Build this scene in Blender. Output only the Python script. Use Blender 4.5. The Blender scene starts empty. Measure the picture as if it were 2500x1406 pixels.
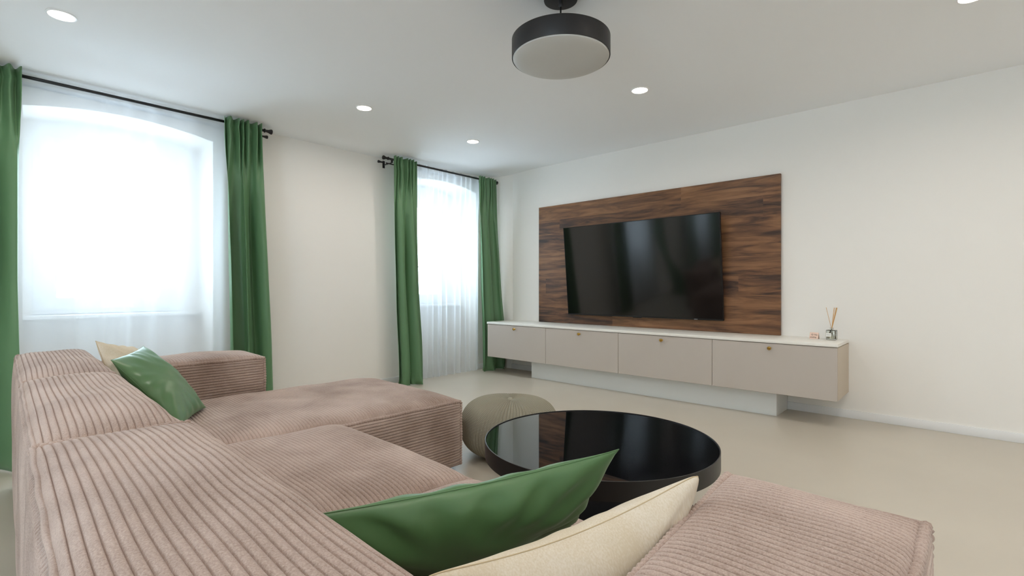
import bpy, bmesh, math, random
import numpy as np
from mathutils import Vector, Matrix

S = bpy.context.scene
COL = S.collection
PI = math.pi
random.seed(4)

# ---------------------------------------------------------------- camera
FPX = 1210.45; YAW = math.radians(47.479)
cam = bpy.data.cameras.new('camera'); co = bpy.data.objects.new('camera', cam); COL.objects.link(co)
cam.sensor_width = 36.0; cam.lens = FPX * 36.0 / 2500.0
cam.shift_y = 2.0 / 2500.0; cam.clip_start = 0.02
co.location = (0, 0, 1.06)
co.rotation_euler = (math.radians(90), 0, math.atan2(math.cos(YAW), math.sin(YAW)))
S.camera = co
# ---------------------------------------------------------------- world (overcast sky beyond the windows), exposure
w = bpy.data.worlds.new('sky'); S.world = w; w.use_nodes = True
bg = w.node_tree.nodes['Background']
bg.inputs[0].default_value = (0.69, 0.86, 1.0, 1); bg.inputs[1].default_value = 6.9
S.view_settings.view_transform = 'Standard'; S.view_settings.look = 'None'
S.view_settings.gamma = 1.0; S.view_settings.use_curve_mapping = False
S.view_settings.exposure = 0.84
DOWN_W = 3.2             # watts of each recessed spot
S.cycles.use_denoising = True
S.cycles.max_bounces = 10; S.cycles.diffuse_bounces = 6; S.cycles.glossy_bounces = 4
S.cycles.transmission_bounces = 6; S.cycles.transparent_max_bounces = 12
S.cycles.sample_clamp_indirect = 8.0
S.cycles.caustics_reflective = False; S.cycles.caustics_refractive = False

# room
XW = -4.76; YT = 4.88; XR = 2.3; YB = -3.3; ZC = 2.60

# ---------------------------------------------------------------- helpers
def lin(*c):
    return tuple(((v/255)/12.92 if v/255 <= .04045 else ((v/255+.055)/1.055)**2.4) for v in c) + (1,)

def mat(name, col=(.8, .8, .8, 1), rough=.5, metal=0, spec=.5, ior=1.5):
    m = bpy.data.materials.new(name); m.use_nodes = True
    b = m.node_tree.nodes['Principled BSDF']
    b.inputs['Base Color'].default_value = col; b.inputs['Roughness'].default_value = rough
    b.inputs['Metallic'].default_value = metal; b.inputs['Specular IOR Level'].default_value = spec
    b.inputs['IOR'].default_value = ior
    return m

def nd(m, t, **kw):
    n = m.node_tree.nodes.new(t)
    for k, v in kw.items():
        if k in n.inputs.keys(): n.inputs[k].default_value = v
        else: setattr(n, k, v)
    return n
def lk(m, a, b): m.node_tree.links.new(a, b)
def bsdf(m): return m.node_tree.nodes['Principled BSDF']

def noisy(m, scale, strength, dist=.001, detail=4, colamt=0, colscale=None):
    """fine bump plus an optional soft tone variation of the same colour"""
    tc = nd(m, 'ShaderNodeTexCoord'); n = nd(m, 'ShaderNodeTexNoise', Scale=scale, Detail=detail)
    lk(m, tc.outputs['Object'], n.inputs['Vector'])
    bp = nd(m, 'ShaderNodeBump', Strength=strength, Distance=dist)
    lk(m, n.outputs['Fac'], bp.inputs['Height']); lk(m, bp.outputs[0], bsdf(m).inputs['Normal'])
    if colamt:
        n2 = nd(m, 'ShaderNodeTexNoise', Scale=colscale or 3, Detail=3)
        lk(m, tc.outputs['Object'], n2.inputs['Vector'])
        c = bsdf(m).inputs['Base Color'].default_value[:]
        r = nd(m, 'ShaderNodeValToRGB')
        r.color_ramp.elements[0].position = .32; r.color_ramp.elements[1].position = .68
        r.color_ramp.elements[0].color = tuple(v*(1-colamt) for v in c[:3])+(1,)
        r.color_ramp.elements[1].color = tuple(min(1, v*(1+colamt)) for v in c[:3])+(1,)
        lk(m, n2.outputs['Fac'], r.inputs[0]); lk(m, r.outputs[0], bsdf(m).inputs['Base Color'])
    return m

M = {}
M['wall'] = noisy(mat('wall_paint', lin(240, 238, 234), .85, spec=.2), 60, .06, .001)
M['ceil'] = noisy(mat('ceiling_paint', lin(242, 243, 244), .9, spec=.1), 40, .04, .001)
M['floor'] = noisy(mat('microcement_floor', lin(196, 188, 174), .30, spec=.45), 14, .03, .002, colamt=.03, colscale=1.6)
M['trim'] = mat('white_skirting', lin(232, 233, 234), .45)
M['upvc'] = mat('white_window_plastic', lin(240, 241, 242), .3)
M['black'] = mat('black_metal', lin(26, 26, 29), .42, spec=.5)
M['tblack'] = mat('black_powder_coat', lin(15, 15, 16), .38)
M['blackgloss'] = mat('black_gloss_rim', lin(16, 16, 18), .25)
M['brass'] = mat('polished_brass', lin(205, 165, 85), .18, metal=1)
M['door'] = mat('greige_matt_laminate', lin(192, 183, 175), .42)
M['side'] = mat('beige_laminate_side', lin(196, 182, 164), .45)
M['top'] = noisy(mat('white_console_top', lin(238, 236, 230), .35), 90, .03, .0005)
M['plinth'] = mat('pale_grey_plinth', lin(226, 229, 229), .3)
M['shadowgap'] = mat('dark_joint', lin(40, 38, 36), .8)

# green blackout satin
def cloth_green(name, col, rough=.42, bump=.12):
    m = mat(name, col, rough, spec=.45); b = bsdf(m)
    b.inputs['Sheen Weight'].default_value = .25; b.inputs['Sheen Roughness'].default_value = .4
    b.inputs['Sheen Tint'].default_value = (.6, .9, .65, 1)
    return noisy(m, 700, bump, .0006, 2)
M['green'] = cloth_green('green_satin_curtain', lin(92, 130, 92), .46)
M['greenc'] = cloth_green('green_satin_cushion', lin(78, 112, 70), .38, .05)
def weave(name, col, col2):
    m = mat(name, col, .85, spec=.2)
    tc = nd(m, 'ShaderNodeTexCoord'); mp = nd(m, 'ShaderNodeMapping'); mp.inputs['Scale'].default_value = (350, 350, 60)
    lk(m, tc.outputs['Object'], mp.inputs[0])
    n = nd(m, 'ShaderNodeTexNoise', Scale=1, Detail=3); lk(m, mp.outputs[0], n.inputs['Vector'])
    n2 = nd(m, 'ShaderNodeTexNoise', Scale=7, Detail=2); lk(m, tc.outputs['Object'], n2.inputs['Vector'])
    ad = nd(m, 'ShaderNodeMath', operation='ADD'); lk(m, n.outputs['Fac'], ad.inputs[0]); lk(m, n2.outputs['Fac'], ad.inputs[1])
    r = nd(m, 'ShaderNodeValToRGB'); r.color_ramp.elements[0].position = .42; r.color_ramp.elements[1].position = .62
    hv = nd(m, 'ShaderNodeMath', operation='MULTIPLY'); hv.inputs[1].default_value = .5
    lk(m, ad.outputs[0], hv.inputs[0]); lk(m, hv.outputs[0], r.inputs[0])
    r.color_ramp.elements[0].color = col2; r.color_ramp.elements[1].color = col
    lk(m, r.outputs[0], bsdf(m).inputs['Base Color'])
    bp = nd(m, 'ShaderNodeBump', Strength=.25, Distance=.0008); lk(m, n.outputs['Fac'], bp.inputs['Height'])
    lk(m, bp.outputs[0], bsdf(m).inputs['Normal'])
    return m
M['cream'] = weave('cream_linen', lin(216, 207, 192), lin(204, 191, 168))
M['creamseam'] = mat('cream_seam', lin(190, 172, 140), .9)

# corduroy: pile direction patches + fuzz
def corduroy(name, ca, cb):
    m = mat(name, ca, .9, spec=.12); b = bsdf(m)
    b.inputs['Sheen Weight'].default_value = .35; b.inputs['Sheen Roughness'].default_value = .45
    b.inputs['Sheen Tint'].default_value = (1, .93, .9, 1)
    tc = nd(m, 'ShaderNodeTexCoord')
    n = nd(m, 'ShaderNodeTexNoise', Scale=3.2, Detail=4, Roughness=.55, Distortion=.2)
    lk(m, tc.outputs['Object'], n.inputs['Vector'])
    r = nd(m, 'ShaderNodeValToRGB'); r.color_ramp.elements[0].position = .38; r.color_ramp.elements[1].position = .62
    r.color_ramp.elements[0].color = ca; r.color_ramp.elements[1].color = cb
    f = nd(m, 'ShaderNodeTexNoise', Scale=330, Detail=4, Roughness=.7); lk(m, tc.outputs['Object'], f.inputs['Vector'])
    mx = nd(m, 'ShaderNodeMix', data_type='FLOAT'); mx.inputs[0].default_value = .48
    lk(m, n.outputs['Fac'], mx.inputs[2]); lk(m, f.outputs['Fac'], mx.inputs[3])
    lk(m, mx.outputs[0], r.inputs[0]); lk(m, r.outputs[0], b.inputs['Base Color'])
    bp = nd(m, 'ShaderNodeBump', Strength=.55, Distance=.0016); lk(m, f.outputs['Fac'], bp.inputs['Height'])
    lk(m, bp.outputs[0], b.inputs['Normal'])
    return m
M['cord'] = corduroy('dusty_pink_corduroy', lin(141, 119, 108), lin(194, 174, 164))

def wood_panel():
    m = mat('walnut_planks', (1, 1, 1, 1), .42, spec=.4)
    tc = nd(m, 'ShaderNodeTexCoord'); sp = nd(m, 'ShaderNodeSeparateXYZ'); lk(m, tc.outputs['Object'], sp.inputs[0])
    def math_(op, a, b=None, v=None):
        n = nd(m, 'ShaderNodeMath', operation=op)
        if a is not None: lk(m, a, n.inputs[0])
        if b is not None: lk(m, b, n.inputs[1])
        elif v is not None: n.inputs[1].default_value = v
        return n.outputs[0]
    row = math_('FLOOR', math_('DIVIDE', sp.outputs['Z'], v=.18))
    wn = nd(m, 'ShaderNodeTexWhiteNoise', noise_dimensions='1D'); lk(m, row, wn.inputs['W'])
    # plank ends: cell index along x with a random offset for each row
    xo = math_('ADD', math_('DIVIDE', sp.outputs['X'], v=2.3), math_('MULTIPLY', wn.outputs['Value'], v=7.3))
    cell = math_('FLOOR', xo)
    wn2 = nd(m, 'ShaderNodeTexWhiteNoise', noise_dimensions='2D')
    cb = nd(m, 'ShaderNodeCombineXYZ'); lk(m, cell, cb.inputs[0]); lk(m, row, cb.inputs[1]); lk(m, cb.outputs[0], wn2.inputs['Vector'])
    # grain coordinates shifted for each plank
    cx = math_('ADD', math_('MULTIPLY', sp.outputs['X'], v=.85), math_('MULTIPLY', wn2.outputs['Value'], v=40.0))
    cz = math_('ADD', math_('MULTIPLY', sp.outputs['Z'], v=7.0), math_('MULTIPLY', wn2.outputs['Value'], v=91.0))
    v = nd(m, 'ShaderNodeCombineXYZ'); lk(m, cx, v.inputs[0]); lk(m, cz, v.inputs[2])
    n1 = nd(m, 'ShaderNodeTexNoise', Scale=1.7, Detail=7, Roughness=.58, Distortion=1.3); lk(m, v.outputs[0], n1.inputs['Vector'])
    # fine fibres
    v2 = nd(m, 'ShaderNodeCombineXYZ'); lk(m, math_('MULTIPLY', cx, v=6.0), v2.inputs[0]); lk(m, math_('MULTIPLY', cz, v=20.0), v2.inputs[2])
    n2 = nd(m, 'ShaderNodeTexNoise', Scale=1.0, Detail=5, Roughness=.7); lk(m, v2.outputs[0], n2.inputs['Vector'])
    # cathedral rings
    wv = nd(m, 'ShaderNodeTexWave', wave_type='RINGS', rings_direction='Y', Scale=.75, Distortion=5.5, Detail=4)
    wv.inputs['Detail Scale'].default_value = 1.3
    lk(m, v.outputs[0], wv.inputs['Vector'])
    a = math_('ADD', math_('MULTIPLY', n1.outputs['Fac'], v=1.45), math_('MULTIPLY', n2.outputs['Fac'], v=.62))
    a = math_('ADD', a, math_('MULTIPLY', wv.outputs['Fac'], v=.10))
    a = math_('ADD', a, math_('MULTIPLY', wn2.outputs['Value'], v=.30))
    a = math_('MULTIPLY', a, v=.42)
    r = nd(m, 'ShaderNodeValToRGB'); e = r.color_ramp.elements
    e[0].position = .36; e[0].color = lin(50, 36, 31); e[1].position = .70; e[1].color = lin(152, 110, 78)
    for p, c in ((.435, (78, 55, 43)), (.50, (108, 75, 53)), (.58, (132, 94, 64))):
        q = e.new(p); q.color = lin(*c)
    lk(m, a, r.inputs[0])
    # knots
    vk = nd(m, 'ShaderNodeCombineXYZ'); lk(m, math_('MULTIPLY', cx, v=1.4), vk.inputs[0]); lk(m, math_('MULTIPLY', cz, v=.33), vk.inputs[2])
    vo = nd(m, 'ShaderNodeTexVoronoi', Scale=1.0); lk(m, vk.outputs[0], vo.inputs['Vector'])
    kn = nd(m, 'ShaderNodeMapRange'); kn.inputs['From Min'].default_value = .03; kn.inputs['From Max'].default_value = .16
    lk(m, vo.outputs['Distance'], kn.inputs[0])
    mk = nd(m, 'ShaderNodeMix', data_type='RGBA'); mk.inputs[6].default_value = lin(48, 33, 27)
    lk(m, kn.outputs[0], mk.inputs[0]); lk(m, r.outputs[0], mk.inputs[7])
    # thin dark joints between the rows
    fr = math_('FRACT', math_('DIVIDE', sp.outputs['Z'], v=.18)); j = math_('LESS_THAN', fr, v=.012)
    mj = nd(m, 'ShaderNodeMix', data_type='RGBA'); lk(m, math_('MULTIPLY', j, v=.55), mj.inputs[0])
    lk(m, mk.outputs[2], mj.inputs[6]); mj.inputs[7].default_value = lin(40, 28, 22)
    lk(m, mj.outputs[2], bsdf(m).inputs['Base Color'])
    bp = nd(m, 'ShaderNodeBump', Strength=.15, Distance=.001); lk(m, n2.outputs['Fac'], bp.inputs['Height']); lk(m, bp.outputs[0], bsdf(m).inputs['Normal'])
    return m
M['wood'] = wood_panel()

def sheer_mat():
    m = bpy.data.materials.new('white_voile'); m.use_nodes = True; nt = m.node_tree; nt.nodes.clear()
    out = nd(m, 'ShaderNodeOutputMaterial'); tr = nd(m, 'ShaderNodeBsdfTransparent'); tr.inputs[0].default_value = (1, 1, 1, 1)
    tl = nd(m, 'ShaderNodeBsdfTranslucent'); tl.inputs[0].default_value = (.84, .87, .90, 1)
    df = nd(m, 'ShaderNodeBsdfDiffuse'); df.inputs[0].default_value = (.9, .92, .95, 1)
    m1 = nd(m, 'ShaderNodeMixShader'); m1.inputs[0].default_value = .20
    lk(m, tl.outputs[0], m1.inputs[1]); lk(m, df.outputs[0], m1.inputs[2])
    m2 = nd(m, 'ShaderNodeMixShader')
    # the cloth covers more of what lies behind where it is seen edge on
    lw = nd(m, 'ShaderNodeLayerWeight'); lw.inputs[0].default_value = .35
    mr = nd(m, 'ShaderNodeMapRange'); mr.inputs['To Min'].default_value = .42; mr.inputs['To Max'].default_value = .98
    lk(m, lw.outputs['Facing'], mr.inputs[0]); lk(m, mr.outputs[0], m2.inputs[0])
    lk(m, tr.outputs[0], m2.inputs[1]); lk(m, m1.outputs[0], m2.inputs[2]); lk(m, m2.outputs[0], out.inputs[0])
    return m
M['sheer'] = sheer_mat()

def pane_mat():
    m = bpy.data.materials.new('window_glass'); m.use_nodes = True; nt = m.node_tree; nt.nodes.clear()
    out = nd(m, 'ShaderNodeOutputMaterial'); tr = nd(m, 'ShaderNodeBsdfTransparent'); gl = nd(m, 'ShaderNodeBsdfGlossy'); gl.inputs['Roughness'].default_value = .02
    mx = nd(m, 'ShaderNodeMixShader'); mx.inputs[0].default_value = .05
    lk(m, tr.outputs[0], mx.inputs[1]); lk(m, gl.outputs[0], mx.inputs[2]); lk(m, mx.outputs[0], out.inputs[0])
    return m
M['pane'] = pane_mat()
def emit(name, col, st):
    m = bpy.data.materials.new(name); m.use_nodes = True
    b = bsdf(m); b.inputs['Emission Color'].default_value = col; b.inputs['Emission Strength'].default_value = st
    return m
M['led'] = emit('warm_led_lens', (1, .86, .66, 1), 14)
M['opal'] = mat('opal_diffuser', lin(205, 205, 202), .38, spec=.4)
M['screen'] = mat('tv_screen', (.0025, .0025, .003, 1), .09, spec=.5, ior=1.62)
M['tabletop'] = mat('black_glass_top', (.003, .003, .004, 1), .015, spec=.5, ior=1.95)
M['lowglass'] = mat('dark_grey_shelf', lin(44, 45, 52), .22, spec=.5)
M['copper'] = mat('rose_copper_sheet', lin(232, 204, 188), .42, metal=.6)
M['ink'] = mat('engraved_dark_text', lin(70, 50, 42), .7)
M['reed'] = mat('tan_reed', lin(214, 166, 100), .8)
M['paper'] = mat('white_paper_label', lin(238, 238, 234), .7)
M['inkgrey'] = mat('grey_print', lin(150, 150, 148), .7)
def glass_mat(name, col, rough=.0, ior=1.45):
    m = mat(name, col, rough, ior=ior); bsdf(m).inputs['Transmission Weight'].default_value = 1; return m
M['bottle'] = glass_mat('clear_bottle_glass', (.94, .97, .95, 1))
M['oil'] = glass_mat('scented_oil', (.96, .93, .80, 1), ior=1.36)

def knit_mat():
    m = mat('olive_grey_knit', lin(150, 146, 132), .9, spec=.1)
    uv = nd(m, 'ShaderNodeUVMap'); sp = nd(m, 'ShaderNodeSeparateXYZ'); lk(m, uv.outputs[0], sp.inputs[0])
    def mt(op, a, b=None, v=None):
        n = nd(m, 'ShaderNodeMath', operation=op); lk(m, a, n.inputs[0])
        if b is not None: lk(m, b, n.inputs[1])
        elif v is not None: n.inputs[1].default_value = v
        return n.outputs[0]
    # rows of small V stitches along each rib
    fu = mt('ABSOLUTE', mt('SUBTRACT', mt('FRACT', sp.outputs['X']), v=.5))
    ph = mt('ADD', mt('MULTIPLY', sp.outputs['Y'], v=2*PI), mt('MULTIPLY', fu, v=4.0))
    s = mt('SINE', ph); h = mt('MULTIPLY', mt('ADD', s, v=1.0), v=.5)
    r = nd(m, 'ShaderNodeValToRGB'); r.color_ramp.elements[0].color = lin(128, 123, 109); r.color_ramp.elements[1].color = lin(160, 155, 139)
    r.color_ramp.elements[1].position = .6
    lk(m, h, r.inputs[0]); lk(m, r.outputs[0], bsdf(m).inputs['Base Color'])
    bp = nd(m, 'ShaderNodeBump', Strength=.35, Distance=.002); lk(m, h, bp.inputs['Height']); lk(m, bp.outputs[0], bsdf(m).inputs['Normal'])
    return m
M['knit'] = knit_mat()

def mesh(name, v, f, m, parent=None, loc=(0, 0, 0), smooth=False):
    me = bpy.data.meshes.new(name)
    me.from_pydata([tuple(p) for p in (v.tolist() if hasattr(v, 'tolist') else v)], [], f)
    me.materials.append(m)
    if smooth: me.polygons.foreach_set('use_smooth', [True]*len(me.polygons))
    me.update()
    o = bpy.data.objects.new(name, me); COL.objects.link(o); o.location = loc
    if parent: o.parent = parent
    return o

def from_bm(name, bm, m, parent=None, loc=(0, 0, 0), smooth=False, autos=False):
    me = bpy.data.meshes.new(name); bm.to_mesh(me); bm.free(); me.materials.append(m)
    if smooth: me.polygons.foreach_set('use_smooth', [True]*len(me.polygons))
    if autos:
        me.polygons.foreach_set('use_smooth', [True]*len(me.polygons)); me.set_sharp_from_angle(angle=math.radians(38))
    o = bpy.data.objects.new(name, me); COL.objects.link(o); o.location = loc
    if parent: o.parent = parent
    return o

def bbox(bm, a, b, bev=0, seg=2):
    """axis aligned box from corner a to corner b"""
    r = bmesh.ops.create_cube(bm, size=1.0)
    vs = r['verts']
    for v in vs:
        v.co = Vector([(a[i]+b[i])/2 + v.co[i]*(b[i]-a[i]) for i in range(3)])
    if bev:
        es = list({e for v in vs for e in v.link_edges})
        bmesh.ops.bevel(bm, geom=es, offset=bev, segments=seg, profile=.5, affect='EDGES')
def box(name, a, b, m, parent=None, bev=0, seg=2, loc=(0, 0, 0)):
    bm = bmesh.new(); bbox(bm, a, b, bev, seg)
    return from_bm(name, bm, m, parent, loc, autos=bev > 0)

def lathe(bm, prof, seg=64, c=(0, 0, 0), close=True):
    rings = []
    for r, z in prof:
        if r < 1e-6: rings.append([bm.verts.new((c[0], c[1], c[2]+z))])
        else: rings.append([bm.verts.new((c[0]+r*math.cos(2*PI*i/seg), c[1]+r*math.sin(2*PI*i/seg), c[2]+z)) for i in range(seg)])
    for A, B in zip(rings, rings[1:]):
        for i in range(seg):
            j = (i+1) % seg
            if len(A) == 1 and len(B) == 1: continue
            if len(A) == 1: bm.faces.new((A[0], B[i], B[j]))
            elif len(B) == 1: bm.faces.new((A[j], A[i], B[0]))
            else: bm.faces.new((A[i], B[i], B[j], A[j]))
    bmesh.ops.recalc_face_normals(bm, faces=bm.faces[:])
def lathe_obj(name, prof, m, parent=None, seg=64, loc=(0, 0, 0), c=(0, 0, 0)):
    bm = bmesh.new(); lathe(bm, prof, seg, c); return from_bm(name, bm, m, parent, loc, autos=True)

def tube(pts, rad, seg=10, cap=True):
    """verts, faces of a tube along pts; rad a number or a list"""
    pts = [Vector(p) for p in pts]; n = len(pts)
    if not hasattr(rad, '__len__'): rad = [rad]*n
    V, F = [], []; up = None
    for i, p in enumerate(pts):
        t = (pts[min(i+1, n-1)] - pts[max(i-1, 0)]).normalized()
        if up is None:
            up = Vector((0, 0, 1)) if abs(t.z) < .9 else Vector((1, 0, 0))
        a = t.cross(up).normalized(); b = a.cross(t).normalized(); up = b
        for k in range(seg):
            q = 2*PI*k/seg; V.append(tuple(p + a*math.cos(q)*rad[i] + b*math.sin(q)*rad[i]))
    for i in range(n-1):
        for k in range(seg):
            j = (k+1) % seg; F.append((i*seg+k, i*seg+j, (i+1)*seg+j, (i+1)*seg+k))
    if cap: F.append(tuple(range(seg))[::-1]); F.append(tuple((n-1)*seg+k for k in range(seg)))
    return V, F
def tube_obj(name, pts, rad, m, parent=None, seg=12, loc=(0, 0, 0)):
    v, f = tube(pts, rad, seg); return mesh(name, v, f, m, parent, loc, smooth=True)

def thing(name, label, cat, loc=(0, 0, 0), rz=0, group=None):
    o = bpy.data.objects.new(name, None); COL.objects.link(o); o.location = loc; o.rotation_euler = (0, 0, rz)
    o.empty_display_size = .1; return tag(o, label, cat, group)
def tag(o, label, cat, group=None):
    o['label'] = label; o['category'] = cat
    if group: o['group'] = group
    return o
def struct(o, label=None):
    o['kind'] = 'structure'
    if label: o['label'] = label
    return o

def nz(x, y, s=0):
    """smooth cheap noise, about -1..1"""
    return (np.sin(x*1.0+1.7*s+1.3*np.sin(y*.8+s)) + np.sin(y*1.3-2.1*s+1.1*np.sin(x*.9-s*.7)) + .6*np.sin(x*2.3+y*1.9+s*3.1))/2.6

# ---------------------------------------------------------------- room shell
struct(box('floor', (XW-.6, YB-.1, -.1), (XR+.1, YT+.1, 0), M['floor']))

def soffit(x, y):
    """height of the slightly sagging ceiling towards the window wall"""
    t = min(1, max(0, (-4.10 - x)/.60)); t = t*t*(3-2*t)
    f = 1 if y < 3.2 else max(.25, 1-(y-3.2)/2.3)
    return ZC - .098*t*f
xs = [XR+.1, 1, 0, -1, -2, -3, -3.6] + list(np.linspace(-4.05, -4.8, 16)) + [XW-.02]
ys = [YB-.1, -2, -1, 0, 1, 2, 3.0] + list(np.linspace(3.2, YT+.02, 12))
V = [(x, y, soffit(x, y)) for x in xs for y in ys] + [(x, y, ZC+.15) for x in xs for y in ys]
F = []; ny = len(ys); nn = len(xs)*ny
for i in range(len(xs)-1):
    for j in range(ny-1):
        F.append((i*ny+j, i*ny+j+1, (i+1)*ny+j+1, (i+1)*ny+j)); F.append(tuple(nn+q for q in F[-1][::-1]))
struct(mesh('ceiling', V, F, M['ceil'], smooth=True))

# TV wall with a softened corner towards the windows, then the other two walls
struct(box('wall_tv', (XW-.6, YT, 0), (XR+.1, YT+.15, ZC+.1), M['wall']))
struct(box('wall_right', (XR, YB, 0), (XR+.15, YT, ZC+.1), M['wall']))
bm = bmesh.new()                       # rear wall; unseen glazed opening behind the camera added for fill daylight
GX0, GX1, GZ1 = -.65, .65, 2.15
bbox(bm, (XW-.6, YB-.15, 0), (GX0, YB, ZC+.1)); bbox(bm, (GX1, YB-.15, 0), (XR+.1, YB, ZC+.1)); bbox(bm, (GX0, YB-.15, GZ1), (GX1, YB, ZC+.1))
struct(from_bm('wall_back', bm, M['wall']))
gw = bpy.data.objects.new('window_4', None); COL.objects.link(gw); gw.location = ((GX0+GX1)/2, YB-.08, 0); struct(gw)
bm = bmesh.new(); hw = (GX1-GX0)/2
for x in np.linspace(-hw+.03, hw-.03, 4): bbox(bm, (x-.03, -.03, 0), (x+.03, .03, GZ1), .003)
for z in (.03, GZ1-.03):
    for k in range(3):
        a = -hw+.06+k*(2*hw-.06)/3; bbox(bm, (a, -.028, z-.03), (a+(2*hw-.06)/3-.06, .028, z+.03), .003)
from_bm('window_frame', bm, M['upvc'], gw, autos=True)
box('glass', (-hw+.03, -.004, .03), (hw-.03, .004, GZ1-.03), M['pane'], gw)
l = bpy.data.lights.new('sky_portal', 'AREA'); l.shape = 'RECTANGLE'; l.size = 2*hw; l.size_y = GZ1; l.cycles.is_portal = True
o = bpy.data.objects.new('sky_portal', l); COL.objects.link(o); o.location = ((GX0+GX1)/2, YB-.17, GZ1/2); o.rotation_euler = (math.radians(90), 0, math.radians(180))

NB = -5.20; NO = -5.50                      # back of the niches, outer face of the wall
NICHE = [(.237, 1.40, .31, 1.24), (3.33, 4.49, 3.40, 4.33), (-2.84, -1.68, -2.77, -1.84)]   # y0, y1 of niche; y0, y1 of window; last one added unseen for daylight and TV reflection
WZ0, WZ1 = .86, 2.24
def arch(y, y0, y1):
    u = (y-y0)/(y1-y0)*2-1; return 2.315 + .068*math.sqrt(max(0, 1-u*u*.995)) if abs(u) < 1 else 2.315
def arch2(y, y0, y1):
    u = (y-y0)/(y1-y0)*2-1; return 2.318 + .067*(1-u*u)
bm = bmesh.new()
spans = sorted(NICHE); prev = YB-.1
for (a, b, wa, wb) in spans:
    bbox(bm, (NO, prev, 0), (XW, a, ZC+.05)); prev = b
    n = 20
    for k in range(n):                       # masonry over the arch
        p, q = a+(b-a)*k/n, a+(b-a)*(k+1)/n
        zp, zq = arch2(p, a, b), arch2(q, a, b)
        vs = [bm.verts.new(c) for c in ((XW, p, zp), (XW, q, zq), (XW, q, ZC+.05), (XW, p, ZC+.05), (NO, p, zp), (NO, q, zq), (NO, q, ZC+.05), (NO, p, ZC+.05))]
        for f in ((0, 1, 2, 3), (5, 4, 7, 6), (0, 4, 5, 1), (3, 2, 6, 7)): bm.faces.new([vs[i] for i in f])
    bbox(bm, (NO, a, 0), (NB, b, WZ0)); bbox(bm, (NO, a, WZ1), (NB, b, ZC))
    bbox(bm, (NO, a, WZ0), (NB, wa, WZ1)); bbox(bm, (NO, wb, WZ0), (NB, b, WZ1))
bbox(bm, (NO, prev, 0), (XW, YT, ZC+.05))
# rounded inner corner
pts = []
for k in range(13):
    t = k/12; x = XW + .30*t; y = 4.745 + .135*(t**.75); pts.append((x, y))
for (p, q) in zip(pts, pts[1:]):
    bm.faces.new([bm.verts.new(c) for c in ((p[0], p[1], 0), (q[0], q[1], 0), (q[0], q[1], ZC+.02), (p[0], p[1], ZC+.02))])
bmesh.ops.remove_doubles(bm, verts=bm.verts, dist=.0001)
struct(from_bm('wall_left', bm, M['wall'], autos=True))

# skirting
bm = bmesh.new(); bbox(bm, (-4.47, YT-.014, 0), (XR, YT+.01, .066), .003)
struct(from_bm('baseboard_tv', bm, M['trim'], autos=True))
bm = bmesh.new()
prev = YB
for (a, b, wa, wb) in spans: bbox(bm, (XW-.01, prev, 0), (XW+.014, a, .066), .003); prev = b
bbox(bm, (XW-.01, prev, 0), (XW+.014, 4.75, .066), .003)
for (a, b, wa, wb) in spans: bbox(bm, (NB-.01, a, 0), (NB+.014, b, .066), .003)
struct(from_bm('baseboard_left', bm, M['trim'], autos=True))

# windows
def window(n, a, b, wa, wb):
    r = bpy.data.objects.new('window_%d' % n, None); COL.objects.link(r); r.location = (NB, (wa+wb)/2, WZ0); struct(r)
    O = (NB, (wa+wb)/2, WZ0)
    def P(p): return tuple(p[i]-O[i] for i in range(3))
    def fr(y0, y1, z0, z1, t, x0, x1, name, m, bev=.006):
        bm = bmesh.new()
        bbox(bm, P((x0, y0, z0)), P((x1, y0+t, z1)), bev); bbox(bm, P((x0, y1-t, z0)), P((x1, y1, z1)), bev)
        bbox(bm, P((x0+.001, y0+t-.002, z0)), P((x1-.001, y1-t+.002, z0+t)), bev); bbox(bm, P((x0+.001, y0+t-.002, z1-t)), P((x1-.001, y1-t+.002, z1)), bev)
        return from_bm(name, bm, m, r, autos=True)
    fr(wa, wb, WZ0, WZ1, .062, NB-.10, NB-.005, 'window_frame', M['upvc'])
    fr(wa+.045, wb-.045, WZ0+.04, WZ1-.045, .092, NB-.085, NB+.012, 'sash', M['upvc'])
    g0, g1, h0, h1 = wa+.137, wb-.137, WZ0+.09+.042, WZ1-.137
    ym = (g0+g1)/2
    bm = bmesh.new(); bbox(bm, P((NB-.06, ym-.010, h0-.01)), P((NB-.025, ym+.010, h1+.01)), .003)
    bbox(bm, P((NB-.06, g0-.01, 1.335)), P((NB-.025, g1+.01, 1.355)), .003)
    from_bm('glazing_bars', bm, M['upvc'], r, autos=True)
    box('glass', P((NB-.052, g0-.01, h0-.01)), P((NB-.046, g1+.01, h1+.01)), M['pane'], r)
    bm = bmesh.new(); bbox(bm, P((NB-.01, wa+.04, 2.06)), P((NB+.026, wa+.058, 2.16)), .004); bbox(bm, P((NB-.01, wa+.04, .98)), P((NB+.026, wa+.058, 1.08)), .004)
    from_bm('hinge', bm, M['upvc'], r, autos=True)
    bm = bmesh.new(); bbox(bm, P((NB+.01, wb-.105, 1.47)), P((NB+.024, wb-.078, 1.55)), .004); bbox(bm, P((NB+.024, wb-.101, 1.40)), P((NB+.052, wb-.082, 1.53)), .006)
    from_bm('window_handle', bm, M['upvc'], r, autos=True)
    box('window_sill', P((NB-.02, a+.005, WZ0-.03)), P((NB+.14, b-.005, WZ0)), M['upvc'], r, .006)
for i, (a, b, wa, wb) in enumerate(NICHE): window(i+1, a, b, wa, wb)
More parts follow.
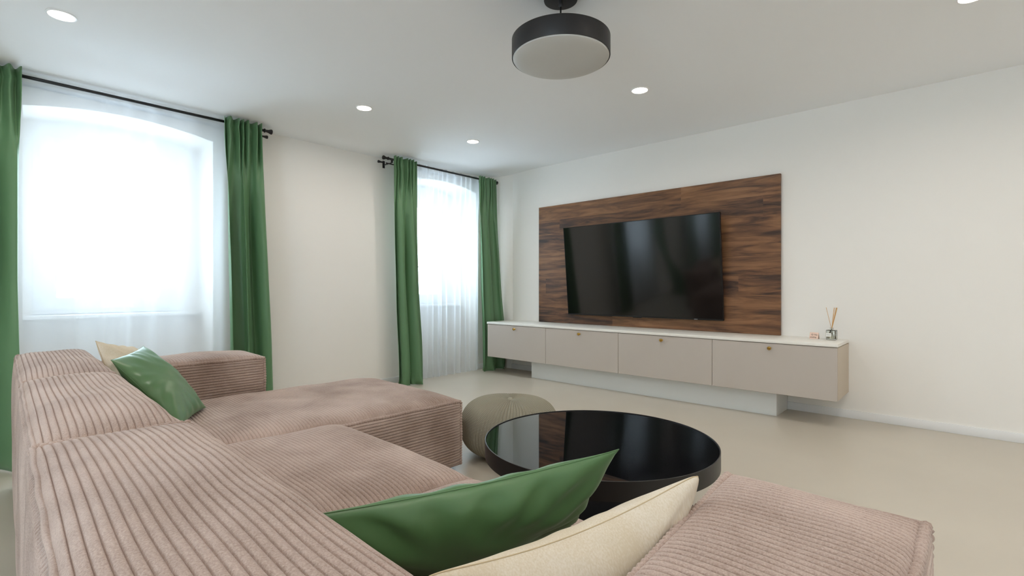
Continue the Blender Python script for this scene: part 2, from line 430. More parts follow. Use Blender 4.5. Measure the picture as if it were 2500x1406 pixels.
# light guides for the renderer: portals that let it find the windows (they give off no light themselves)
for (a, b, wa, wb) in NICHE:
    l = bpy.data.lights.new('sky_portal', 'AREA'); l.shape = 'RECTANGLE'; l.size = wb-wa; l.size_y = WZ1-WZ0
    l.cycles.is_portal = True
    o = bpy.data.objects.new('sky_portal', l); COL.objects.link(o); o.location = (NO-.02, (wa+wb)/2, (WZ0+WZ1)/2)
    o.rotation_euler = (math.radians(90), 0, math.radians(-90))

# ---------------------------------------------------------------- curtains
def smooth(t): t = np.clip(t, 0, 1); return t*t*(3-2*t)
def curtain(label, y0, y1, y0b, y1b, n, seed, ztop=2.50, zbot=.008, amp=.045, flare=0.0, xc=-4.575, nu=150, nv=70):
    u = np.linspace(0, 1, nu)[None, :]; v = np.linspace(0, 1, nv)[:, None]
    v = v**1.25 if False else v
    hgt = ztop-zbot
    d = v*hgt                                             # distance below the top hem
    # irregular fold phase
    rs = np.random.RandomState(seed); ph = u*n + .35*np.sin(u*n*1.9+seed) * .5 + .18*np.sin(2*PI*u*2+seed)*(.4+.6*v) + .10*np.sin(v*3+seed)*u
    low = smooth((d-.10)/.55)
    w1 = np.cos(2*PI*ph)                                   # heading gathers
    w2 = np.cos(2*PI*(ph*.38+.13*seed)) + .14*np.cos(2*PI*(ph*1.0+.3))  # below, folds join into wide ones
    a1 = amp*.62*(1-low) ; a2 = amp*(.45+1.15*smooth((d-.05)/1.2))*low
    tape = np.exp(-((d-.085)/.020)**2)
    x = xc + .022 + a1*w1*(1-.45*tape) + a2*w2*.75
    x = x + flare*smooth((d-1.2)/1.3)*(1+.5*np.sin(u*5+seed))
    yt = y0 + (y1-y0)*u; yb = y0b + (y1b-y0b)*u
    k = smooth(d/hgt)*.6 + .4*(d/hgt)
    y = yt*(1-k) + yb*k + .012*np.sin(2*PI*ph*.5+1.2)*low*(1+v) - .010*tape*np.sin(2*PI*u)
    z = ztop - d + 0*u + .004*np.cos(2*PI*ph)*np.exp(-(d/.03)) 
    x = x + .006*nz(u*9, v*11, seed)*low
    # cloth just breaks on the floor
    br = np.exp(-((hgt-d)/.05)**2); x = x + .02*br*np.sin(2*PI*ph+.8); 
    Vv = np.stack([x+0*v, y+0*v, z+0*u], -1).reshape(-1, 3)
    F = [(i*nu+j, i*nu+j+1, (i+1)*nu+j+1, (i+1)*nu+j) for i in range(nv-1) for j in range(nu-1)]
    base = ((y0b+y1b)/2)
    Vv = Vv - np.array([[xc, base, 0]])
    root = thing('curtain', label, 'curtain', (xc, base, 0), group='green curtains')
    o = mesh('curtain_cloth', Vv, F, M['green'], root, smooth=True)
    sm = o.modifiers.new('thick', 'SOLIDIFY'); sm.thickness = .0022; sm.offset = 0
    # heading tape stitched behind the gathers
    i0, i1 = int(.055/hgt*nv*1.0), max(int(.12/hgt*nv), 3)
    zt = ztop-.085
    row = int(round((.085/hgt)*(nv-1)))
    line = Vv.reshape(nv, nu, 3)[row]
    VV = []; FF = []
    for j in range(nu):
        p = line[j]; VV += [(p[0]-.004, p[1], p[2]+.014), (p[0]-.004, p[1], p[2]-.014)]
    for j in range(nu-1): FF.append((2*j, 2*j+1, 2*j+3, 2*j+2))
    h = mesh('heading_tape', VV, FF, M['green'], root, smooth=True)
    # hem
    i0 = int((hgt-.07)/hgt*(nv-1)); g = Vv.reshape(nv, nu, 3)[i0:]
    HV = (g + np.array([[[.0016, 0, 0]]])).reshape(-1, 3); rr = g.shape[0]
    HF = [(i*nu+j, i*nu+j+1, (i+1)*nu+j+1, (i+1)*nu+j) for i in range(rr-1) for j in range(nu-1)]
    mesh('hem', HV, HF, M['green'], root, smooth=True)
    return root

curtain('floor-length green curtain cut by the left edge of the photo', -.10, .222, -.12, .215, 5, 3, amp=.055, flare=.36)
curtain('green curtain left of the bare wall, its hem behind the corduroy armrest', 1.423, 1.712, 1.46, 1.79, 6, 7, ztop=2.497, amp=.05)
curtain('green curtain right of the bare wall, its foot behind the chaise seat', 3.08, 3.385, 3.135, 3.44, 6, 11, ztop=2.492, amp=.042, flare=.05)
curtain('green curtain in the corner, hanging behind the left end of the long console', 4.345, 4.652, 4.40, 4.86, 6, 17, ztop=2.490, amp=.035, flare=.02)
# pair at the added third window, behind the camera's view
curtain('green curtain beside the added third window, nearer the second window', -1.66, -1.36, -1.66, -1.34, 6, 23, amp=.05)
curtain('green curtain at the far side of the added third window', -3.12, -2.82, -3.14, -2.82, 6, 29, amp=.05)

def sheer(label, y0, y1, n, seed, amp=.016, amp2=.022, ztop=2.492, xc=-4.668, folds=1.0):
    nu, nv = 260, 60
    u = np.linspace(0, 1, nu)[None, :]; v = np.linspace(0, 1, nv)[:, None]; hgt = ztop-.012; d = v*hgt
    ph = u*n + .45*np.sin(u*n*1.37+seed)*.6 + .25*np.sin(u*n*.53+2*seed)
    low = smooth((d-.08)/.5)
    lip = np.exp(-(d/.035)**1.5)
    w = np.cos(2*PI*ph); w2 = np.cos(2*PI*ph*.62+seed) * (.6+.4*np.sin(u*7+seed))
    x = xc + .012*(1-low) + amp*w*(1-low)*(.35+.8*lip) + amp2*(.7*w+.8*w2)*low*(.6+.5*v)*folds
    x = x + .004*nz(u*30, v*6, seed)
    y = y0+(y1-y0)*u + .008*np.sin(2*PI*ph+.6)*low*folds + 0*v
    z = ztop-d + .006*np.sin(2*PI*ph*.8+seed)*lip
    Vv = np.stack([x+0*v, y, z+0*u], -1).reshape(-1, 3) - np.array([[xc, (y0+y1)/2, 0]])
    F = [(i*nu+j, i*nu+j+1, (i+1)*nu+j+1, (i+1)*nu+j) for i in range(nv-1) for j in range(nu-1)]
    root = thing('sheer_curtain', label, 'curtain', (xc, (y0+y1)/2, 0), group='white sheer curtains')
    mesh('sheer_cloth', Vv, F, M['sheer'], root, smooth=True)
    g = Vv.reshape(nv, nu, 3)
    for nm, zz, hh in (('heading_tape', .055, .030), ('hem', hgt-.022, .028)):
        row = int(round(zz/hgt*(nv-1))); row = min(row, nv-2)
        L = g[row]; VV = []; FF = []
        for j in range(nu): VV += [(L[j][0]+.003, L[j][1], ztop-zz+hh/2), (L[j][0]+.003, L[j][1], ztop-zz-hh/2)]
        for j in range(nu-1): FF.append((2*j, 2*j+1, 2*j+3, 2*j+2))
        mesh(nm, VV, FF, M['sheer'], root, smooth=True)
    return root
sheer('nearly flat white sheer over the wide left window with the arched niche', .10, 1.56, 7, 2, folds=.75)
sheer('white sheer gathered in soft folds between the two far green curtains', 3.30, 4.47, 13, 5, amp=.02, amp2=.026)
sheer('white sheer over the added third window', -2.95, -1.50, 8, 8)

def finial(r, p, sgn):
    """flared trumpet end of a rod along y"""
    prof = [(0, .0), (r, .0), (r*1.5, .004), (r*1.5, .010), (r*1.05, .014), (r*1.0, .022), (r*1.15, .038), (r*1.8, .058), (r*1.9, .066), (r*1.7, .070), (0, .070)]
    V, F = [], []; seg = 20
    for (rr, yy) in prof:
        for k in range(seg): V.append((p[0]+rr*math.cos(2*PI*k/seg), p[1]+sgn*yy, p[2]+rr*math.sin(2*PI*k/seg)))
    for i in range(len(prof)-1):
        for k in range(seg): j = (k+1) % seg; F.append((i*seg+k, i*seg+j, (i+1)*seg+j, (i+1)*seg+k))
    return V, F
def rod(label, y0, y1):
    xr, zr, xs_, zs = -4.60, 2.466, -4.695, 2.440
    r = thing('curtain_rod', label, 'curtain rod', (xr, (y0+y1)/2, zr), group='black double curtain rods')
    O = (xr, (y0+y1)/2, zr)
    P = lambda p: (p[0]-O[0], p[1]-O[1], p[2]-O[2])
    tube_obj('front_rod', [P((xr, y0, zr)), P((xr, y1, zr))], .0115, M['black'], r)
    tube_obj('back_rod', [P((xs_, y0+.03, zs)), P((xs_, y1-.03, zs))], .0065, M['black'], r)
    for y, s in ((y0, -1), (y1, 1)):
        v, f = finial(.012, P((xr, y, zr)), s); mesh('finial', v, f, M['black'], r, smooth=True)
        v, f = finial(.008, P((xs_, y-.0*s, zs)), s); mesh('end_cap', v, f, M['black'], r, smooth=True)
    for y in (y0+.04, y1-.04):
        bm = bmesh.new()
        bbox(bm, P((XW, y-.014, zs-.045)), P((XW+.006, y+.014, zs+.035)), .002)
        bbox(bm, P((XW, y-.006, zs-.016)), P((xr, y+.006, zs-.008)), .002)
        bbox(bm, P((xr-.008, y-.008, zs-.014)), P((xr+.012, y+.008, zr-.009)), .003)
        from_bm('bracket', bm, M['black'], r, autos=True)
    return r
rod('black rod along the top of the wide left window', -.30, 1.755)
rod('short black rod over the far window in the corner', 3.045, 4.655)
rod('black rod over the added third window', -3.22, -1.26)

# ---------------------------------------------------------------- sectional sofa
TH = .0297
PITCH = .0155
def ribbed_face(O, U, W, N, lu, lw, crown, ribs, pu=4, seed=0, amp=.0072, coarse=44, step=6, warp=.0028):
    """patch O + u*U + w*W (lengths lu, lw); the ribs run along u and repeat along w"""
    nr = max(2, int(round(lw/PITCH))); nu = coarse
    tp, tg = ([0, .07, .17, .35, .65, .83, .93], [0, .66, .90, 1, 1, .90, .66]) if step > 5 else ([0, .12, .5, .88], [0, .8, 1, .8])
    step = len(tp); nw = nr*step+1
    # finer rows near both ends of u so that the shoulder stays round
    t = np.linspace(0, 1, nu); tu = .5-.5*np.cos(PI*t); tu = .35*t+.65*tu
    u = tu[None, :]; wv = np.array([(i//step + tp[i % step])/nr for i in range(nw)])[:, None]
    su = np.power(np.clip(1-np.abs(2*u-1)**pu, 0, 1), .55); sw = np.power(np.clip(1-np.abs(2*wv-1)**pu, 0, 1), .55)
    g = np.array([tg[i % step] for i in range(nw)])[:, None]
    ed = np.minimum(1, np.minimum(u*lu, (1-u)*lu)/.012)*np.minimum(1, np.minimum(wv*lw, (1-wv)*lw)/.010)
    h = crown*su*sw + amp*g*ed + min(.005, .006*crown/.03)*nz(u*lu*9, wv*lw*11, seed)*np.minimum(1, su*sw*1.2)*ed
    dw = warp*nz(u*lu*7, wv*lw*5, seed+2)*ed*su*sw
    O, U, W, N = map(np.array, (O, U, W, N))
    Pp = O[None, None, :] + (u*lu)[..., None]*U + (wv*lw+dw)[..., None]*W + h[..., None]*N
    F = [(i*nu+j, i*nu+j+1, (i+1)*nu+j+1, (i+1)*nu+j) for i in range(nw-1) for j in range(nu-1)]
    return Pp.reshape(-1, 3), F
def welt(p, q, ribbed, r=.0092, out=(0, 0, 0)):
    p, q = Vector(p), Vector(q); L = (q-p).length; n = int(L/PITCH*(8 if ribbed else 3))+2
    pts, rad = [], []
    for i in range(n):
        t = i/(n-1); s = t*L
        j = Vector((math.sin(s*23+p.x*7), math.sin(s*31+p.y*5), math.sin(s*27+1)))*.0012
        pts.append(p.lerp(q, t) + j + Vector(out))
        rad.append(r*(.60+.5*abs(math.sin(PI*s/PITCH))**.5) if ribbed else r*.62)
    return tube(pts, rad, 8)
def sofa_block(name, root, x0, x1, y0, y1, z0, z1, ct=.03, cs=.012, seed=1, fine=6, label=None, skip=(), coarse=44, pu=4, warp=.0028, taper=0):
    """one upholstered block: a mesh of five bulging corduroy faces and a child mesh of ribbed welts"""
    lx, ly, lz = x1-x0, y1-y0, z1-z0; V = []; F = []; n = 0
    X, Y, Z = (1, 0, 0), (0, 1, 0), (0, 0, 1); nX, nY = (-1, 0, 0), (0, -1, 0)
    faces = dict(
        top=((x0, y0, z1), X, Y, Z, lx, ly, ct),
        right=((x1, y0, z0), Y, Z, X, ly, lz, cs),
        left=((x0, y0, z0), Y, Z, nX, ly, lz, cs),
        front=((x0, y1, z0), Z, X, Y, lz, lx, cs),
        back=((x0, y0, z0), Z, X, nY, lz, lx, cs))
    for k, (O, U, W, N, lu, lw, c) in faces.items():
        if k in skip: c = min(c, .003)
        v, f = ribbed_face(O, U, W, N, lu, lw, c, True, seed=seed+len(k), step=fine if k in ('top', 'right') else 4, coarse=coarse if k == 'top' else 24, pu=pu, warp=warp)
        if k in ('left', 'front'): f = [q[::-1] for q in f] if k == 'left' else f
        if k == 'back': f = [q[::-1] for q in f]
        V.append(v); F += [tuple(i+n for i in q) for q in f]; n += len(v)
    V = np.concatenate(V); b = len(V)
    V = np.concatenate([V, np.array([(x0, y0, z0), (x1, y0, z0), (x1, y1, z0), (x0, y1, z0)])]); F.append((b+3, b+2, b+1, b))
    def tp_(A):
        A = np.array(A, float); A[:, 0] += taper*np.clip((y1-A[:, 1])/ly, 0, 1)*np.clip((x1-A[:, 0])/lx, 0, 1); return A
    V = tp_(V)
    o = mesh(name, V, F, M['cord'], root, smooth=True)
    if label: o['label'] = label
    WV, WF = [], []
    def add(p, q, rb):
        v, f = welt(p, q, rb); m0 = len(WV); WV.extend(v); WF.extend([tuple(i+m0 for i in g) for g in f])
    c = [(x0, y0), (x1, y0), (x1, y1), (x0, y1)]
    for i in range(4):
        p, q = c[i], c[(i+1) % 4]
        add((*p, z1+.004), (*q, z1+.004), i % 2 == 1)
        add((*p, z0), (*p, z1), True)
    mesh('piping', tp_(WV), WF, M['cord'], o, smooth=True)
    return o
sofa = thing('sectional_sofa', 'large dusty pink corduroy sectional sofa with a chaise, seen from behind its backrest', 'sofa', (0, 0, 0), -TH)
LA0, LA1, RA0, RA1 = -3.62, -3.236, -.425, -.085
YF = 1.13; S1, S2 = -2.245, -1.290
sofa_block('backrest', sofa, -3.74, -2.66, .050, .330, .03, .695, ct=.036, seed=1, fine=8, coarse=60)
sofa_block('backrest', sofa, -2.655, -1.555, .050, .330, .03, .695, ct=.036, seed=4, fine=10, coarse=90)
sofa_block('backrest', sofa, -1.550, -.085, .046, .352, .03, .695, ct=.032, seed=9, fine=12, coarse=130)
sofa_block('armrest', sofa, LA0, LA1, .335, YF, .03, .630, ct=.028, seed=12, pu=6, warp=.0016)
sofa_block('armrest', sofa, RA0, RA1, .335, YF, .03, .640, ct=.026, seed=16, fine=10, coarse=60, taper=.085)
sofa_block('seat', sofa, LA1+.004, S1, .356, 1.875, .03, .396, ct=.050, pu=7, warp=.0014, coarse=60, seed=21, label='long chaise seat')
sofa_block('seat', sofa, S1+.004, S2, .356, 1.125, .03, .396, ct=.050, pu=7, warp=.0014, coarse=60, seed=25)
sofa_block('seat', sofa, S2+.004, RA0-.004, .356, 1.125, .03, .396, ct=.050, pu=7, warp=.0014, coarse=60, seed=30)
for fx, fy in ((-3.6, .12), (-3.6, 1.05), (-2.35, 1.78), (-3.1, 1.78), (-.16, 1.05), (-.16, .12), (-1.8, .12), (-1.8, 1.0)):
    lathe_obj('foot', [(0, 0), (.022, 0), (.026, .035), (0, .035)], M['black'], sofa, 20, (fx, fy, 0))

# ---------------------------------------------------------------- cushions
def cushion(label, name, m, A, B, C, D, T, seed, pinch=.10, ns=70, seam=None, wr=.006, pt=None, pw=.56, near=1.0, far=1.0, cc=0, cat='cushion', group=None):
    """A top-back, B top-front, C bottom-front, D bottom-back; T the full thickness"""
    A, B, C, D = (np.array(p, float) for p in (A, B, C, D)); ctr = (A+B+C+D)/4
    nrm = np.cross(C-A, B-D); nrm /= np.linalg.norm(nrm)
    s = np.linspace(-1, 1, ns)[None, :]; t = np.linspace(-1, 1, ns)[:, None]
    s = np.sin(s*PI/2)*.45+s*.55; t = np.sin(t*PI/2)*.45+t*.55
    def base(s, t):
        q = 1-cc*np.abs(s*t)**10; s = s*q; t = t*q
        sp = s*(1-pinch*(1-t**2)); tp = t*(1-(pinch if pt is None else pt)*(1-s**2))
        a = (1-sp)*(1+tp)/4; b = (1+sp)*(1+tp)/4; c = (1+sp)*(1-tp)/4; d = (1-sp)*(1-tp)/4
        return a[..., None]*A+b[..., None]*B+c[..., None]*C+d[..., None]*D
    Bp = base(s, t)
    prof = np.power(np.clip((1-np.abs(s)**2.3)*(1-np.abs(t)**2.3), 0, 1), pw)
    edge = np.clip((1-np.abs(s))*(1-np.abs(t))*14, 0, 1)
    ang = np.arctan2(t, s)
    V = []; F = []
    for k, sg in enumerate((1, -1)):
        wrk = wr*(nz(s*5+seed, t*5, seed+k)*prof + .9*np.sin(ang*17+seed*1.3+3*nz(s*2, t*2, seed))*np.clip(1.2-prof, 0, 1)*edge*np.clip(np.maximum(abs(s), abs(t))*1.6-.6, 0, 1))
        h = T/2*prof*(1+.10*nz(s*2.1, t*2.3, seed+k*3)) + wrk
        h = h*(near if sg > 0 else far)
        V.append((Bp + sg*h[..., None]*nrm).reshape(-1, 3))
        f = [(i*ns+j, i*ns+j+1, (i+1)*ns+j+1, (i+1)*ns+j) for i in range(ns-1) for j in range(ns-1)]
        if sg < 0: f = [q[::-1] for q in f]
        F += [tuple(i+k*ns*ns for i in q) for q in f]
    V = np.concatenate(V) - ctr
    bm = bmesh.new(); vs = [bm.verts.new(p) for p in V]
    for q in F: bm.faces.new([vs[i] for i in q])
    bmesh.ops.remove_doubles(bm, verts=bm.verts, dist=.0002); bmesh.ops.recalc_face_normals(bm, faces=bm.faces[:])
    root = thing(name, label, cat, tuple(ctr), group=group)
    from_bm('cushion_cover', bm, m, root, smooth=True)
    # seam all round
    q = np.linspace(-1, 1, 60)[:-1]; o = np.ones_like(q)
    ss = np.concatenate([q, o, -q, -o]); tt = np.concatenate([-o, q, o, -q])
    loop = base(ss[None, :], tt[None, :])[0] - ctr
    pts = [tuple(p) for p in loop] + [tuple(loop[0])]
    tube_obj('seam', pts, .0011, seam or m, root, 6)
    return root
cushion('large green satin cushion in the foreground, its pointed corner over the coffee table', 'cushion', M['greenc'],
        (-.815, .375, .680), (-.530, .905, .728), (-.74, .99, .455), (-.98, .44, .455), .135, 3, pinch=.04, pt=.13, wr=.010, near=1.25, far=.55)
cushion('large cream linen cushion leaning on the near right armrest', 'cushion', M['cream'],
        (-.515, .372, .700), (-.362, .935, .722), (-.49, .965, .475), (-.53, .42, .465), .15, 8, pinch=.06, pt=.30, pw=.62, near=1.15, far=.75, cc=.07, seam=M['creamseam'], wr=.004)
cushion('small green satin cushion lying in the far corner of the chaise', 'cushion', M['greenc'],
        (-2.88, .43, .735), (-3.13, .60, .765), (-2.83, .80, .462), (-2.47, .60, .468), .13, 14, pinch=.05, wr=.005)
cushion('cream cushion behind the far green one, below the wide window', 'cushion', M['cream'],
        (-3.10, .405, .809), (-3.36, .610, .735), (-3.13, .82, .465), (-2.86, .46, .470), .12, 19, pinch=.07, seam=M['creamseam'], wr=.008)

# ---------------------------------------------------------------- knitted pouf
pf = thing('pouf', 'round olive grey knitted pouf on the floor behind the black coffee table', 'pouf', (-2.17, 2.35, 0))
NR, NS = 84, 6
prof = []
R0, HH = .315, .36
for k in range(46):
    a = -PI/2 + PI*k/45
    cz, sz = math.cos(a), math.sin(a)
    r = .14*(1-abs(sz)**3)*0 + R0*(abs(cz)**.62); z = HH/2 + HH/2*math.copysign(abs(sz)**.82, sz)
    prof.append((r, z))
prof[-1] = (.006, HH-.016); prof[-2] = (prof[-2][0], HH-.008)
seg = NR*NS; Vp = []; Fp = []; uvs = []
arc = 0; arcs = []
for i, (r, z) in enumerate(prof):
    if i: arc += math.hypot(r-prof[i-1][0], z-prof[i-1][1])
    arcs.append(arc)
# resample the profile evenly
import bisect
NP = 90; rp = []
for k in range(NP):
    s = arc*k/(NP-1); i = min(max(bisect.bisect_left(arcs, s), 1), len(arcs)-1)
    t = (s-arcs[i-1])/max(1e-9, arcs[i]-arcs[i-1]); rp.append((prof[i-1][0]*(1-t)+prof[i][0]*t, prof[i-1][1]*(1-t)+prof[i][1]*t, s))
for (r, z, s) in rp:
    for j in range(seg):
        a = 2*PI*j/seg; tw = .35*max(0, (s-arc*.5)/arc)
        g = abs(math.sin(PI*(j % NS)/NS))**.7
        dr = .0078*g*min(1, r/.10) ; rr = max(.001, r + dr - .006 + .006*math.sin(3*a+z*9)*min(1, r/.2))
        nzv = 1 if z > HH*.5 else -1
        Vp.append((rr*math.cos(a+tw), rr*math.sin(a+tw), max(0.001, z + .0050*g*min(1, max(0, (z-HH*.55)/(HH*.3)))*min(1, r/.05) + .005*math.sin(2*a+1)*min(1, r/.2)*(z/HH))))
for i in range(NP-1):
    for j in range(seg):
        k = (j+1) % seg; Fp.append((i*seg+j, i*seg+k, (i+1)*seg+k, (i+1)*seg+j))
po = mesh('knit_cover', Vp, Fp, M['knit'], pf, smooth=True)
uvl = po.data.uv_layers.new(name='UVMap'); dat = np.zeros((len(Fp)*4, 2))
c = 0
for i in range(NP-1):
    v0, v1 = rp[i][2]/.0085, rp[i+1][2]/.0085
    for j in range(seg):
        u0, u1 = j/NS, (j+1)/NS
        dat[c:c+4] = ((u0, v0), (u1, v0), (u1, v1), (u0, v1)); c += 4
uvl.data.foreach_set('uv', dat.ravel())
lathe_obj('gathered_knot', [(0, .012), (.010, .011), (.018, .004), (.020, -.004), (0, -.004)], M['knit'], pf, 24, (0, 0, HH-.012))

# ---------------------------------------------------------------- coffee table
TC = (-1.195, 1.865); TR = .498; TZ = .405
tb = thing('coffee_table', 'round coffee table with a black glass top and deep black metal rim', 'coffee table', (TC[0], TC[1], 0))
lathe_obj('rim', [(TR-.006, TZ-.070), (TR, TZ-.070), (TR+.0, TZ-.001), (TR-.0015, TZ), (TR-.0035, TZ), (TR-.0045, TZ-.001), (TR-.0045, TZ-.060), (TR-.006, TZ-.070)], M['tblack'], tb, 160)
lathe_obj('table_top', [(0, TZ-.0035), (TR-.006, TZ-.0035), (TR-.005, TZ-.0045), (TR-.005, TZ-.015), (0, TZ-.015)], M['tabletop'], tb, 160)
bm = bmesh.new()
for a in (0, PI/2):
    dx, dy = math.cos(a+.9), math.sin(a+.9); px, py = -dy*.02, dx*.02; L = TR-.012
    vs = [bm.verts.new((sx*dx*L+sy*px, sx*dy*L+sy*py, z)) for z in (TZ-.05, TZ-.024) for sx, sy in ((-1, -1), (1, -1), (1, 1), (-1, 1))]
    for f in ((0, 3, 2, 1), (4, 5, 6, 7), (0, 1, 5, 4), (1, 2, 6, 5), (2, 3, 7, 6), (3, 0, 4, 7)): bm.faces.new([vs[i] for i in f])
from_bm('support_bars', bm, M['tblack'], tb)
for a in (-.55, 1.02, 2.59, 4.16):
    r = TR-.10
    tube_obj('leg', [(r*math.cos(a), r*math.sin(a), .012), (r*math.cos(a), r*math.sin(a), TZ-.03)], .011, M['tblack'], tb, 16)
lathe_obj('lower_shelf', [(0, .075), (TR-.07, .075), (TR-.065, .079), (TR-.065, .091), (TR-.07, .095), (0, .095)], M['lowglass'], tb, 120)
lathe_obj('base_ring', [(TR-.12, .0), (TR-.08, .0), (TR-.078, .012), (TR-.12, .014), (TR-.12, 0)], M['tblack'], tb, 100)

# ---------------------------------------------------------------- long console under the TV
CX0, CX1, CF, CT = -4.455, -.715, 4.400, .645
cs_ = thing('media_console', 'long low beige console with a white top, four fold-down doors and brass knobs', 'tv console', (-2.58, 4.64, 0))
O = (-2.58, 4.64, 0)
P = lambda p: tuple(p[i]-O[i] for i in range(3))
box('carcass', P((CX0+.001, CF+.021, .212)), P((CX1, YT-.002, CT-.031)), M['side'], cs_, .001, 1)
box('console_top', P((CX0-.006, CF-.006, CT-.026)), P((CX1+.004, YT-.002, CT)), M['top'], cs_, .0025)
box('plinth', P((-3.833, 4.525, 0)), P((-1.165, YT-.016, .211)), M['plinth'], cs_, .001, 1)
box('plinth_joint', P((-3.832, 4.527, -.0)), P((-1.166, 4.60, .004)), M['shadowgap'], cs_)
dw = (CX1-CX0)/4
for k in range(4):
    a = CX0+dw*k+.0016; b = CX0+dw*(k+1)-.0016
    d = box('door', P((a, CF, .210)), P((b, CF+.019, CT-.0305)), M['door'], cs_, .0012, 1)
    kx = (a+b)/2
    kn = lathe_obj('knob', [(0, 0), (.010, 0), (.010, .003), (.0055, .006), (.0055, .014), (.0115, .018), (.0155, .024), (.0155, .028), (.011, .034), (0, .036)], M['brass'], d, 28, P((kx, CF, .577)))
    kn.rotation_euler = (PI/2, 0, 0)

# walnut panel
wp = box('wood_panel', (-1.385, -.016, -.7195), (1.385, .014, .7195), M['wood'], None, .0012, 1, loc=(-2.602, 4.865, .6455+.7195))
tag(wp, 'dark walnut plank wall panel above the console, behind the television', 'wall panel')

# television
tvx = (-3.493-1.692)/2; tvz = (.757+1.775)/2; tvy = 4.752
tv = thing('television', 'large wall-mounted television, screen off and tilted slightly down', 'television', (tvx, tvy, tvz))
tilt = math.atan2(.10, 1.018)
HW, HT = .9005, .5115
bm = bmesh.new(); bbox(bm, (-HW, .0, -HT), (HW, .028, HT), .002)
bbox(bm, (-HW*.72, .028, -HT*.60), (HW*.72, .048, HT*.55), .008)
h = from_bm('housing', bm, M['black'], tv, autos=True)
bz = bmesh.new(); t = .0075
for a, b in (((-HW, -.004, -HT), (-HW+t, .004, HT)), ((HW-t, -.004, -HT), (HW, .004, HT)), ((-HW, -.004, HT-t), (HW, .004, HT)), ((-HW, -.005, -HT), (HW, .004, -HT+.014))): bbox(bz, a, b, .001, 1)
z = from_bm('bezel', bz, M['blackgloss'], tv, autos=True)
s = box('screen', (-HW+t, -.0015, -HT+.014), (HW-t, .002, HT-t), M['screen'], tv)
lg = box('logo_plate', (.62, -.0062, -HT+.003), (.655, -.0048, -HT+.010), mat('grey_logo', lin(120, 122, 126), .4), tv)
ir = box('sensor_bump', (-.05, -.003, -HT-.007), (.05, .012, -HT+.001), M['black'], tv, .002)
for q in (h, z, s, lg, ir): q.rotation_euler = (tilt, 0, 0)
bm = bmesh.new(); bbox(bm, (-.22, .080, -.14), (.22, .0955, .14), .003)
bbox(bm, (-.17, .03, -.04), (-.14, .085, .04), .003); bbox(bm, (.14, .03, -.04), (.17, .085, .04), .003)
from_bm('wall_bracket', bm, M['black'], tv, autos=True)

# ---------------------------------------------------------------- small things on the console
def text_mesh(name, s, size, m, parent, loc, rot=(PI/2, 0, 0), ext=.0002, align='LEFT', offset=.0):
    cu = bpy.data.curves.new(name, 'FONT'); cu.body = s; cu.size = size; cu.extrude = ext; cu.align_x = align; cu.offset = offset
    o = bpy.data.objects.new(name+'_c', cu); COL.objects.link(o)
    dg = bpy.context.evaluated_depsgraph_get(); me = bpy.data.meshes.new_from_object(o.evaluated_get(dg))
    bpy.data.objects.remove(o); me.materials.clear(); me.materials.append(m)
    r = bpy.data.objects.new(name, me); COL.objects.link(r); r.location = loc; r.rotation_euler = rot; r.parent = parent
    return r
sg = thing('no_smoking_sign', 'small copper tent sign reading No smoking, left of the reed diffuser', 'sign', (-.935, 4.745, CT), -.10)
SW, SH, SD = .0325, .052, .020
def slab(p, q, th):                                   # p, q: foot and ridge (y, z) of a leaf
    V = []
    for x in (-SW, SW):
        for (y, z) in (p, q): V.append((x, y, z)); V.append((x, y+th, z))
    F = [(0, 2, 3, 1), (4, 5, 7, 6), (0, 4, 6, 2), (1, 3, 7, 5), (0, 1, 5, 4), (2, 6, 7, 3)]
    return V, F
v, f = slab((-SD, 0), (-.0008, SH), .0012); mesh('front_leaf', v, f, M['copper'], sg)
v, f = slab((SD-.0012, 0), (-.0004, SH), .0012); mesh('rear_leaf', v, f, M['copper'], sg)
la = math.atan2(SD, SH)
rot = (PI/2-la, 0, 0)
def on(z): return -SD + (SD/SH)*z - .0006
text_mesh('lettering', 'No', .0185, M['ink'], sg, (.002, on(.028), .028), rot, offset=.0002)
text_mesh('lettering', 'smoking', .0135, M['ink'], sg, (-.0265, on(.010), .010), rot, offset=.0002)
# crossed-out cigarette symbol
V, F = tube([( .0075*math.cos(a), .0075*math.sin(a), 0) for a in np.linspace(0, 2*PI, 33)], .0007, 6)
n0 = len(V); a_, b_ = tube([(-.0053, .0053, 0), (.0053, -.0053, 0)], .0007, 6); V += a_; F += [tuple(i+n0 for i in q) for q in b_]
n0 = len(V); a_, b_ = tube([(-.005, -.0005, 0), (.005, -.0005, 0)], .0009, 6); V += a_; F += [tuple(i+n0 for i in q) for q in b_]
ic = mesh('no_smoking_symbol', V, F, M['ink'], sg, (-.0125, on(.034), .034)); ic.rotation_euler = rot

df = thing('reed_diffuser', 'clear glass reed diffuser bottle at the right end of the console', 'reed diffuser', (-.812, 4.745, CT), -.06)
bw = .034
bm = bmesh.new(); bbox(bm, (-bw, -bw, .001), (bw, bw, .080), .005, 3)
bbox(bm, (-bw+.0045, -bw+.0045, .009), (bw-.0045, bw-.0045, .0755), .003, 2)
from_bm('glass_bottle', bm, M['bottle'], df, autos=True)
box('oil', (-bw+.005, -bw+.005, .0095), (bw-.005, bw-.005, .034), M['oil'], df, .002)
lathe_obj('neck', [(.0085, .080), (.0115, .080), (.0115, .096), (.0125, .098), (.0085, .098), (.0085, .080)], M['bottle'], df, 32)
lb = box('paper_label', (-.031, -bw-.0008, .026), (.004, -bw-.0002, .056), M['paper'], df)
box('printed_line', (-.028, -bw-.0012, .043), (.001, -bw-.0008, .0445), M['inkgrey'], lb)
box('printed_line', (-.025, -bw-.0012, .037), (-.004, -bw-.0008, .038), M['inkgrey'], lb)
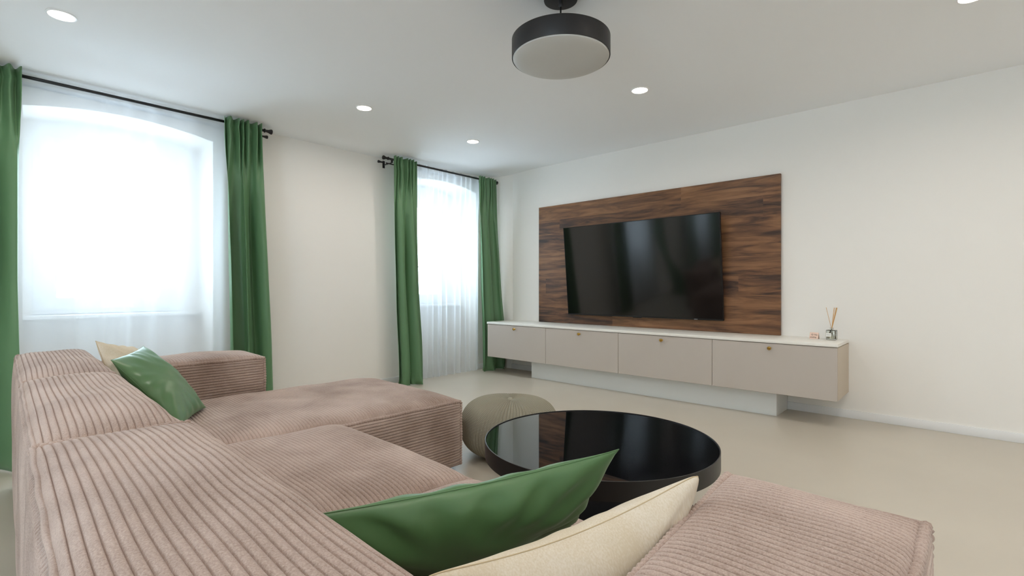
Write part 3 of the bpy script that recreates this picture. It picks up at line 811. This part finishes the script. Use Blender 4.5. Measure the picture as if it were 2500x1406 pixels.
for (tx, ty, bx, by) in ((-.040, .004, .014, -.006), (.016, .004, -.012, .004), (.024, -.006, -.016, -.004), (.034, .006, -.010, .012), (.040, -.002, -.020, .010), (.030, .010, .006, -.012)):
    a = Vector((bx*1.3, by, .012)); b = Vector((tx, ty, .262))
    mid = Vector((0, 0, .093)); tp = mid + (b-mid)
    tube_obj('reed', [tuple(a), tuple(mid + Vector((tx, ty, 0))*.06), tuple(b)], .00155, M['reed'], df, 8)

# ---------------------------------------------------------------- lamps
LX, LY = -1.576, 2.098
lp = thing('pendant_lamp', 'round black drum ceiling lamp with an unlit white diffuser', 'ceiling lamp', (LX, LY, 2.27))
lathe_obj('canopy', [(0, .335), (.089, .335), (.089, .312), (.087, .306), (.012, .304), (0, .304)], M['black'], lp, 72)
lathe_obj('cord_grip', [(0, .308), (.011, .308), (.011, .280), (.007, .272), (0, .272)], M['black'], lp, 24)
tube_obj('stem', [(0, 0, .306), (0, 0, .095)], .0042, M['black'], lp, 12)
lathe_obj('drum', [(0, .102), (.2535, .102), (.2575, .099), (.2575, .004), (.2565, .002), (.2530, .002), (.2530, .094), (0, .096)], M['black'], lp, 128)
lathe_obj('diffuser', [(0, -.016), (.10, -.0155), (.19, -.013), (.232, -.009), (.2485, -.003), (.2525, .004), (.2525, .03), (0, .03)], M['opal'], lp, 128)

def downlight(label, x, y):
    t = thing('recessed_spotlight', label, 'ceiling spotlight', (x, y, ZC), group='recessed ceiling spotlights')
    lathe_obj('trim_ring', [(.056, .004), (.067, .004), (.069, -.001), (.066, -.005), (.059, -.006), (.056, -.001), (.056, .004)], M['upvc'], t, 48)
    lathe_obj('lens', [(0, -.0035), (.058, -.0035), (.058, .003), (0, .003)], M['led'], t, 48)
    l = bpy.data.lights.new('spot_lamp', 'AREA'); l.shape = 'DISK'; l.size = .09; l.energy = DOWN_W; l.color = (1, .925, .84); l.spread = math.radians(165)
    o = bpy.data.objects.new('spot_lamp', l); COL.objects.link(o); o.parent = t; o.location = (0, 0, -.0075)
downlight('lit ceiling spotlight in the upper left corner of the photo', -3.755, .343)
downlight('lit ceiling spotlight above the bare wall between the curtained windows', -3.777, 2.258)
downlight('lit ceiling spotlight nearest the far corner of the room', -3.80, 3.54)
downlight('lit ceiling spotlight above the walnut panel, right of the drum lamp', -1.866, 3.50)
downlight('lit ceiling spotlight at the top right, cut by the top edge of the photo', .024, 3.56)
for i, (x, y) in enumerate(((-1.87, .34), (.02, .34), (.02, 2.1), (-3.76, -1.6), (-1.87, -1.6), (.02, -1.6), (1.6, 3.56), (1.6, 2.1), (1.6, .34))):  # extra spots out of view, added to brighten the room
    downlight('unseen ceiling spotlight added as fill light, behind or beside the camera', x, y)
